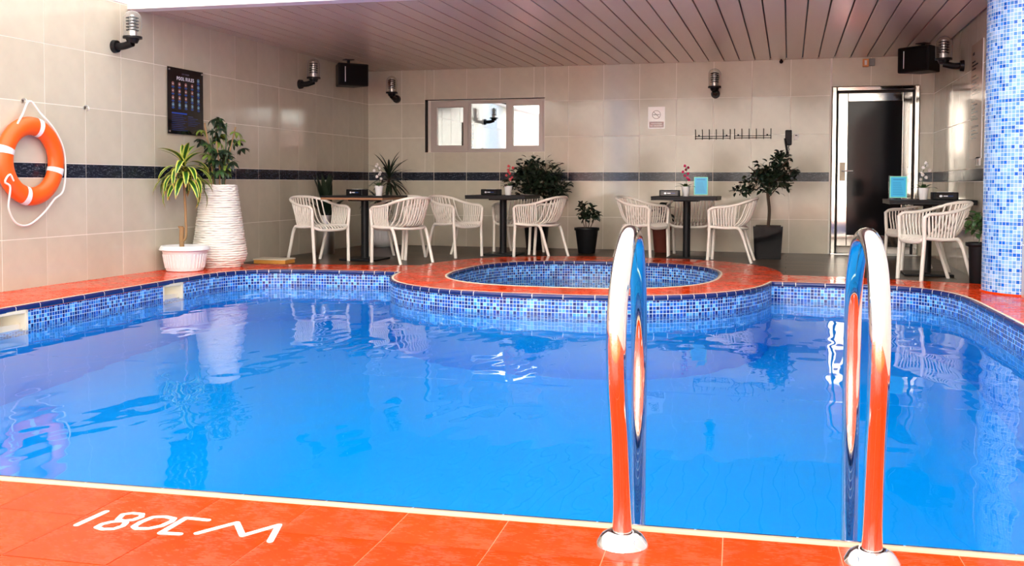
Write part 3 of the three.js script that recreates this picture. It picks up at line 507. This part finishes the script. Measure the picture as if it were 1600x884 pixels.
function orchid(x, d, col, label, turn) {
  const t = thing('potted_orchid', label, 'orchid'); mesh('pot', lathe([[0.0, 0], [0.036, 0], [0.05, 0.11], [0.053, 0.11], [0.053, 0.118], [0.044, 0.118], [0.04, 0.09], [0, 0.09]], 24), M.white, t);
  for (let k = 0; k < 6; k++) put(mesh('leaf', orchLeaf, M.midLeaf, t), 0, 0.09, 0, k * 1.07, 0.6 + 0.3 * (k % 2));
  const st = [[0, 0.1, 0], [0.01, 0.2, 0], [0.0, 0.3, 0.01], [-0.03, 0.37, 0.02]]; mesh('stem', tube(st, 0.003, 12, 5), M.midLeaf, t);
  for (let k = 0; k < 8; k++) { const a = k * 2.4, h = 0.2 + 0.024 * k, gs = []; for (let p = 0; p < 5; p++) { const g = petal.clone(); g.rotateX(-0.5); g.rotateZ(p * 1.2566); g.rotateY(0); gs.push(g); } for (const g of gs) g.rotateX(0.0); const b = mesh('blossom', merge(gs.map((g) => { g.rotateX(Math.PI / 2 * 0); return g; })), col, t); b.position.set(0.035 * Math.cos(a) - 0.01, h, 0.03 * Math.sin(a) + 0.012); b.rotation.set(0.2 * Math.sin(k), a * 0.4, 0); b.scale.setScalar(1.05); }
  t.position.copy(P(x, TT, d)); t.rotation.y = turn;
}
orchid(-4.62, 10.86, petalC.white, 'white orchid in a white pot on the wood-edged table', 0.4); orchid(-3.42, 12.18, petalC.pink, 'pink orchid in a white pot on the black table under the window', 2); orchid(-1.2, 12.2, petalC.magenta, 'magenta orchid in a white pot in front of the coat racks', 1); orchid(1.3, 10.78, petalC.white, 'white orchid in a white pot on the corner table by the steel door', 3);
const texCard = print(128, 180, (x) => { x.fillStyle = '#35b6e6'; x.fillRect(0, 0, 128, 180); x.strokeStyle = '#7fe0c8'; x.lineWidth = 8; x.strokeRect(4, 4, 120, 172); x.fillStyle = '#1a86c4'; x.fillRect(24, 22, 80, 9); for (let k = 0; k < 8; k++) x.fillRect(22, 50 + k * 14, 60 + (k * 29) % 26, 4); });
function card(x, d, turn, label) { const t = thing('card_stand', label, 'card stand', 'blue menu cards in clear stands'); mesh('acrylic_stand', merge([box(0.19, 0.24, 0.003, 0, 0.12, 0.004), box(0.19, 0.003, 0.08, 0, 0.0015, 0)]), M.glass, t); mesh('printed_card', box(0.165, 0.215, 0.002, 0, 0.125, 0.0068), std({ map: texCard, roughness: 0.4 }), t); t.position.copy(P(x, TT, d)); t.rotation.y = turn; }
card(-1.02, 12.2, 0.02, 'blue printed card in a clear stand next to the magenta orchid'); card(1.06, 10.75, 0.1, 'blue printed card in a clear stand on the corner table');

// ---------------------------------------------------------------- plants
const texDrac = dataTex(32, 64, (i, j) => { const u = Math.abs(i / 31 - 0.5) * 2, q = j / 63, tip = q > 0.9; if (tip && nz(i / 4, j / 4) > 0.35) return [150, 105, 50]; const m = u + 0.25 * (nz(i / 3, j / 9) - 0.5); return m > 0.62 ? [205, 205, 95] : m > 0.45 ? [120, 165, 40] : [34, 78, 24]; }, true, false);
{
  const t = thing('potted_dracaena', 'yellow-edged dracaena on a cane in a white ribbed pot by the pool', 'plant');
  const prof = [[0, 0], [0.17, 0], [0.178, 0.01], [0.215, 0.205], [0.24, 0.205], [0.245, 0.215], [0.225, 0.25], [0.21, 0.25], [0.205, 0.2], [0, 0.2]];
  mesh('pot', lathe(prof, 48), M.white, t);
  for (let k = 0; k < 36; k++) { const a = k / 36 * Math.PI * 2, g = mesh('rib', geoCache.rib ??= rbox(0.016, 0.14, 0.012, 0.005), M.white, t); g.position.set(Math.sin(a) * 0.196, 0.1, Math.cos(a) * 0.196); g.rotation.order = 'YXZ'; g.rotation.set(0.185, a, 0); }
  mesh('soil', cyl(0.2, 0.2, 0.01, 0, 0.2, 0), M.soil, t);
  mesh('cane_stub', merge([tube([[-0.03, 0.2, 0], [-0.035, 0.3, 0], [-0.03, 0.43, 0]], 0.024, 8, 10), cyl(0.026, 0.02, 0.02, -0.045, 0.42, 0)]), M.bark, t);
  mesh('cane', tube([[-0.02, 0.29, 0], [0.01, 0.32, 0], [0.015, 0.5, 0.0], [0.005, 0.75, 0], [-0.005, 1.02, 0]], 0.0125, 20, 8), M.bark, t);
  const lm = std({ map: texDrac, roughness: 0.35, side: THREE.DoubleSide }), lg = [leafGeo(0.36, 0.068, 1.15), leafGeo(0.42, 0.062, 1.35), leafGeo(0.3, 0.06, 0.6)];
  for (let k = 0; k < 40; k++) { const q = k / 40, top = q > 0.75; put(mesh('leaf', lg[top ? 2 : k % 2], lm, t), 0, 0.86 + 0.24 * q, 0, k * 2.4, top ? rr(0.7, 1.25) : rr(0.0, 0.65) - 0.25 * (1 - q), rr(-0.2, 0.2)); }
  t.position.copy(P(-5.755, COP, 8.66));
}
{
  const t = thing('woven_planter_schefflera', 'umbrella plant in a tall white woven planter', 'plant');
  // woven planter: stacked shaggy cords
  const R = (q) => 0.2 + 0.068 * Math.sin(Math.min(1, q / 0.16) * Math.PI / 2) - 0.1 * Math.max(0, q - 0.16) / 0.84, Hh = 0.85;
  mesh('planter_core', lathe([[0, 0], ...Array.from({ length: 20 }, (_, k) => [R(k / 19) - 0.012, Hh * k / 19]), [0.14, Hh], [0.14, Hh - 0.06], [0, Hh - 0.06]], 40), M.rope, t);
  for (let k = 0; k < 36; k++) { // one cord ring each, uneven
    const q = (k + 0.5) / 36, r = R(q), pts = []; for (let i = 0; i < 40; i++) { const a = i / 40 * 2 * Math.PI; pts.push([Math.cos(a) * (r + rr(-0.005, 0.005)), Hh * q + rr(-0.004, 0.004), Math.sin(a) * (r + rr(-0.005, 0.005))]); }
    mesh('woven_cord', tube(pts, 0.0135, 80, 6, true), M.rope, t);
  }
  mesh('soil', cyl(0.14, 0.14, 0.01, 0, Hh - 0.05, 0), M.soil, t);
  const one = leafGeo(0.1, 0.036, 0.55, 5), palm = (n) => merge(Array.from({ length: n }, (_, k) => { const g = one.clone(); g.rotateX(0.15 + 0.25 * (k % 2)); g.rotateY((k / n) * Math.PI * 2); return g; })), pg = [palm(7), palm(6), palm(8)];
  const lms = [M.darkLeaf, M.midLeaf, M.darkLeaf, std({ color: lin(0.2, 0.3, 0.05), roughness: 0.35, side: THREE.DoubleSide })];
  for (let s = 0; s < 8; s++) {
    const a = s * 2.4, r0 = 0.05, tx = Math.cos(a) * rr(0.08, 0.2), tz = Math.sin(a) * rr(0.08, 0.2), th = rr(1.2, 1.52);
    mesh('stem', tube([[Math.cos(a) * r0, Hh - 0.05, Math.sin(a) * r0], [Math.cos(a) * 0.07, 1.0, Math.sin(a) * 0.07], [tx, th, tz]], 0.007, 12, 6), s % 2 ? M.bark : M.midLeaf, t);
    for (let k = 0; k < 6; k++) { const q = k / 5, y = 0.95 + (th - 0.95) * q + 0.04, rad = rr(0.06, 0.16), b = a + k * 1.9; put(mesh('leaf', pg[(s + k) % 3], lms[(s * 3 + k) % 4], t), tx * q + Math.cos(b) * rad, y, tz * q + Math.sin(b) * rad, b, rr(-0.7, 0.1), rr(-0.4, 0.4)); }
  }
  t.position.copy(P(-5.7, COP, 9.2));
}
{
  const t = thing('potted_snake_plant', 'dark upright plant in a steel cylinder planter in the left corner', 'plant');
  mesh('steel_planter', lathe([[0, 0], [0.115, 0], [0.115, 0.5], [0.105, 0.5], [0.1, 0.46], [0, 0.46]], 32), M.steel, t);
  const g = leafGeo(0.6, 0.1, 0.12), g2 = leafGeo(0.42, 0.1, 0.5); for (let k = 0; k < 11; k++) put(mesh('leaf', k < 6 ? g : g2, M.darkLeaf, t), rr(-0.03, 0.03), 0.45, rr(-0.03, 0.03), k * 2.4, k < 6 ? rr(1.3, 1.5) : rr(0.95, 1.2));
  t.position.copy(P(-5.74, 0, 11.75));
}
{
  const t = thing('potted_palm', 'dark spiky palm in a ribbed white pot in the far left corner', 'plant');
  mesh('pot', lathe([[0, 0], [0.12, 0], [0.16, 0.1], [0.175, 0.36], [0.165, 0.37], [0.155, 0.33], [0, 0.33]], 40), M.white, t);
  for (let k = 0; k < 24; k++) { const a = k / 24 * 2 * Math.PI, g = mesh('rib', geoCache.prib ??= rbox(0.014, 0.24, 0.01, 0.004), M.white, t); g.position.set(Math.sin(a) * 0.168, 0.22, Math.cos(a) * 0.168); g.rotation.order = 'YXZ'; g.rotation.set(0.06, a, 0); }
  mesh('stem', tube([[0, 0.32, 0], [0.05, 0.6, 0], [0.1, 0.98, 0]], 0.02, 10, 8), M.darkBark, t); mesh('stem', tube([[0, 0.32, 0], [-0.04, 0.5, 0.03], [-0.06, 0.68, 0.05]], 0.015, 10, 8), M.darkBark, t);
  const g = leafGeo(0.42, 0.034, 0.45), g2 = leafGeo(0.36, 0.036, 0.8); for (let k = 0; k < 44; k++) put(mesh('leaf', k % 2 ? g : g2, M.darkLeaf, t), 0.1, 0.92 + 0.09 * (k / 44), 0, k * 2.4, -0.7 + 2.15 * (k / 44), rr(-0.3, 0.3)); for (let k = 0; k < 16; k++) put(mesh('leaf', g2, M.darkLeaf, t), -0.06, 0.66, 0.05, k * 2.4, -0.3 + 1.5 * (k / 16));
  t.position.copy(P(-5.6, 0, 13.3));
}
const ovalLeaf = leafGeo(0.075, 0.04, 0.5, 4);
function bush(t, cx, cy, cz, rx, ry, rz, n, size, mat, name = 'foliage') { // crown of small leaves, too many to count
  const gs = []; for (let k = 0; k < n; k++) { const u = rr(-1, 1), a = rnd() * 6.283, r = Math.cbrt(rr(0.25, 1)), s = Math.sqrt(1 - u * u), lump = 0.78 + 0.3 * Math.sin(a * 3 + u * 4); const g = ovalLeaf.clone(); g.scale(size, size, size); g.rotateX(rr(-1.1, 0.9)); g.rotateZ(rr(-0.6, 0.6)); g.rotateY(-a + Math.PI / 2 + rr(-0.7, 0.7)); g.translate(cx + rx * r * s * Math.cos(a) * lump, cy + ry * r * u * lump, cz + rz * r * s * Math.sin(a) * lump); gs.push(g); }
  const m = mesh(name, merge(gs), mat, t); m.userData.kind = 'stuff'; return m;
}
{
  const t = thing('potted_ficus_bush', 'bushy dark ficus behind the black table under the window', 'plant');
  mesh('pot', lathe([[0, 0], [0.14, 0], [0.17, 0.33], [0.16, 0.33], [0.15, 0.3], [0, 0.3]], 28), M.black, t);
  mesh('trunk', tube([[0, 0.29, 0], [0.015, 0.5, 0], [-0.01, 0.75, 0]], 0.018, 8, 8), M.darkBark, t);
  for (let k = 0; k < 6; k++) mesh('branch', tube([[0, 0.6, 0], [Math.cos(k) * 0.12, 0.8, Math.sin(k) * 0.1], [Math.cos(k) * 0.28, 0.95 + 0.05 * (k % 3), Math.sin(k) * 0.16]], 0.007, 8, 5), M.darkBark, t);
  bush(t, -0.03, 0.97, 0, 0.4, 0.32, 0.22, 950, 1.0, M.darkLeaf); bush(t, 0.28, 0.82, 0.03, 0.2, 0.22, 0.16, 220, 1.0, M.darkLeaf, 'side_foliage');
  t.position.copy(P(-3.36, 0, 13.42));
}
{
  const t = thing('potted_jasmine', 'small leafy plant in a black tapered pot against the end wall', 'plant');
  mesh('pot', lathe([[0, 0], [0.11, 0], [0.15, 0.3], [0.165, 0.3], [0.165, 0.335], [0.15, 0.335], [0.145, 0.3], [0, 0.3]], 28), M.black, t);
  for (const [x, h] of [[-0.06, 0.66], [0.05, 0.62], [0.11, 0.52], [-0.02, 0.5]]) { mesh('stem', tube([[x * 0.3, 0.3, 0], [x * 0.8, 0.42, 0.01], [x * 1.2, h, 0]], 0.005, 8, 5), M.darkBark, t); bush(t, x * 1.1, (h + 0.42) / 2 + 0.03, 0, 0.045, (h - 0.36) / 2, 0.04, 46, 0.85, M.darkLeaf); }
  t.position.copy(P(-2.56, 0, 12.95));
}
{
  const t = thing('potted_dumb_cane', 'broad-leaved dark plant in a brown pot behind the magenta orchid table', 'plant');
  mesh('pot', lathe([[0, 0], [0.09, 0], [0.12, 0.3], [0.135, 0.3], [0.135, 0.34], [0.115, 0.34], [0.11, 0.3], [0, 0.3]], 28), M.terracotta, t);
  mesh('stem', tube([[0, 0.3, 0], [0.0, 0.42, 0], [0.02, 0.56, 0]], 0.012, 8, 6), M.darkBark, t);
  const g = leafGeo(0.26, 0.1, 0.8); for (let k = 0; k < 9; k++) put(mesh('leaf', g, M.darkLeaf, t), 0.01, 0.42 + 0.02 * k, 0, k * 2.4, 0.15 + 0.09 * k);
  t.position.copy(P(-1.64, 0, 13.42));
}
{
  const t = thing('potted_ficus_tree', 'ficus standard tree in a square black planter beside the door', 'plant');
  const s = new THREE.CylinderGeometry(0.25, 0.22, 0.4, 4, 1); s.rotateY(Math.PI / 4); s.translate(0, 0.2, 0); const s2 = s.toNonIndexed(); s2.computeVertexNormals(); mesh('planter', s2, M.blackGloss, t); mesh('soil', box(0.3, 0.01, 0.3, 0, 0.4, 0), M.soil, t);
  mesh('trunk', tube([[0, 0.38, 0], [0.01, 0.6, 0], [-0.01, 0.8, 0], [0.01, 1.0, 0]], 0.019, 12, 8), M.darkBark, t);
  for (let k = 0; k < 7; k++) mesh('branch', tube([[0, 0.75 + 0.03 * k, 0], [Math.cos(k * 2.2) * 0.14, 0.9 + 0.03 * k, Math.sin(k * 2.2) * 0.1], [Math.cos(k * 2.2) * 0.3, 0.93 + 0.05 * k, Math.sin(k * 2.2) * 0.2]], 0.006, 8, 5), M.darkBark, t);
  bush(t, 0.03, 1.0, 0, 0.33, 0.2, 0.22, 520, 0.95, M.darkLeaf); bush(t, 0.14, 1.2, 0, 0.11, 0.16, 0.1, 130, 0.9, M.darkLeaf, 'upper_foliage'); bush(t, -0.3, 0.86, 0.03, 0.14, 0.09, 0.1, 80, 0.9, M.darkLeaf, 'side_foliage');
  t.position.copy(P(-0.24, 0, 12.72));
}
{
  const t = thing('corner_pot_plant', 'small green plant in a black pot half hidden by the mosaic column', 'plant');
  mesh('pot', lathe([[0, 0], [0.07, 0], [0.085, 0.36], [0.11, 0.37], [0.11, 0.4], [0.09, 0.4], [0.085, 0.37], [0, 0.36]], 28), M.black, t);
  mesh('stem', tube([[0, 0.36, 0], [0.01, 0.5, 0], [-0.01, 0.66, 0]], 0.005, 8, 5), M.midLeaf, t);
  bush(t, -0.01, 0.58, 0, 0.08, 0.11, 0.07, 70, 0.9, M.midLeaf);
  t.position.copy(P(1.645, COP - 0.041, 9.74));
}
{
  const t = thing('float_board', 'cream slab with orange side lying at the foot of the left wall', 'board');
  mesh('top_sheet', rbox(0.4, 0.014, 0.26, 0.004, 0, 0.05, 0), M.cream, t); mesh('orange_core', rbox(0.385, 0.042, 0.25, 0.004, 0, 0.022, 0), std({ color: lin(0.7, 0.3, 0.05), roughness: 0.6 }), t);
  t.position.copy(P(-5.62, 0, 10.2)); t.rotation.y = 0.05;
}
// leaves that would grow into a wall turn to the room side
scene.updateMatrixWorld(true);
const bb = new THREE.Box3();
scene.traverse((o) => { if (o.name !== 'leaf') return; for (let k = 0; k < 14; k++) { o.updateWorldMatrix(true, false); bb.setFromObject(o, true); if (bb.min.x > XL + 0.012 && -bb.min.z < DB - 0.012) break; o.rotation.y += 0.45; } });
renderer.render(scene, camera);
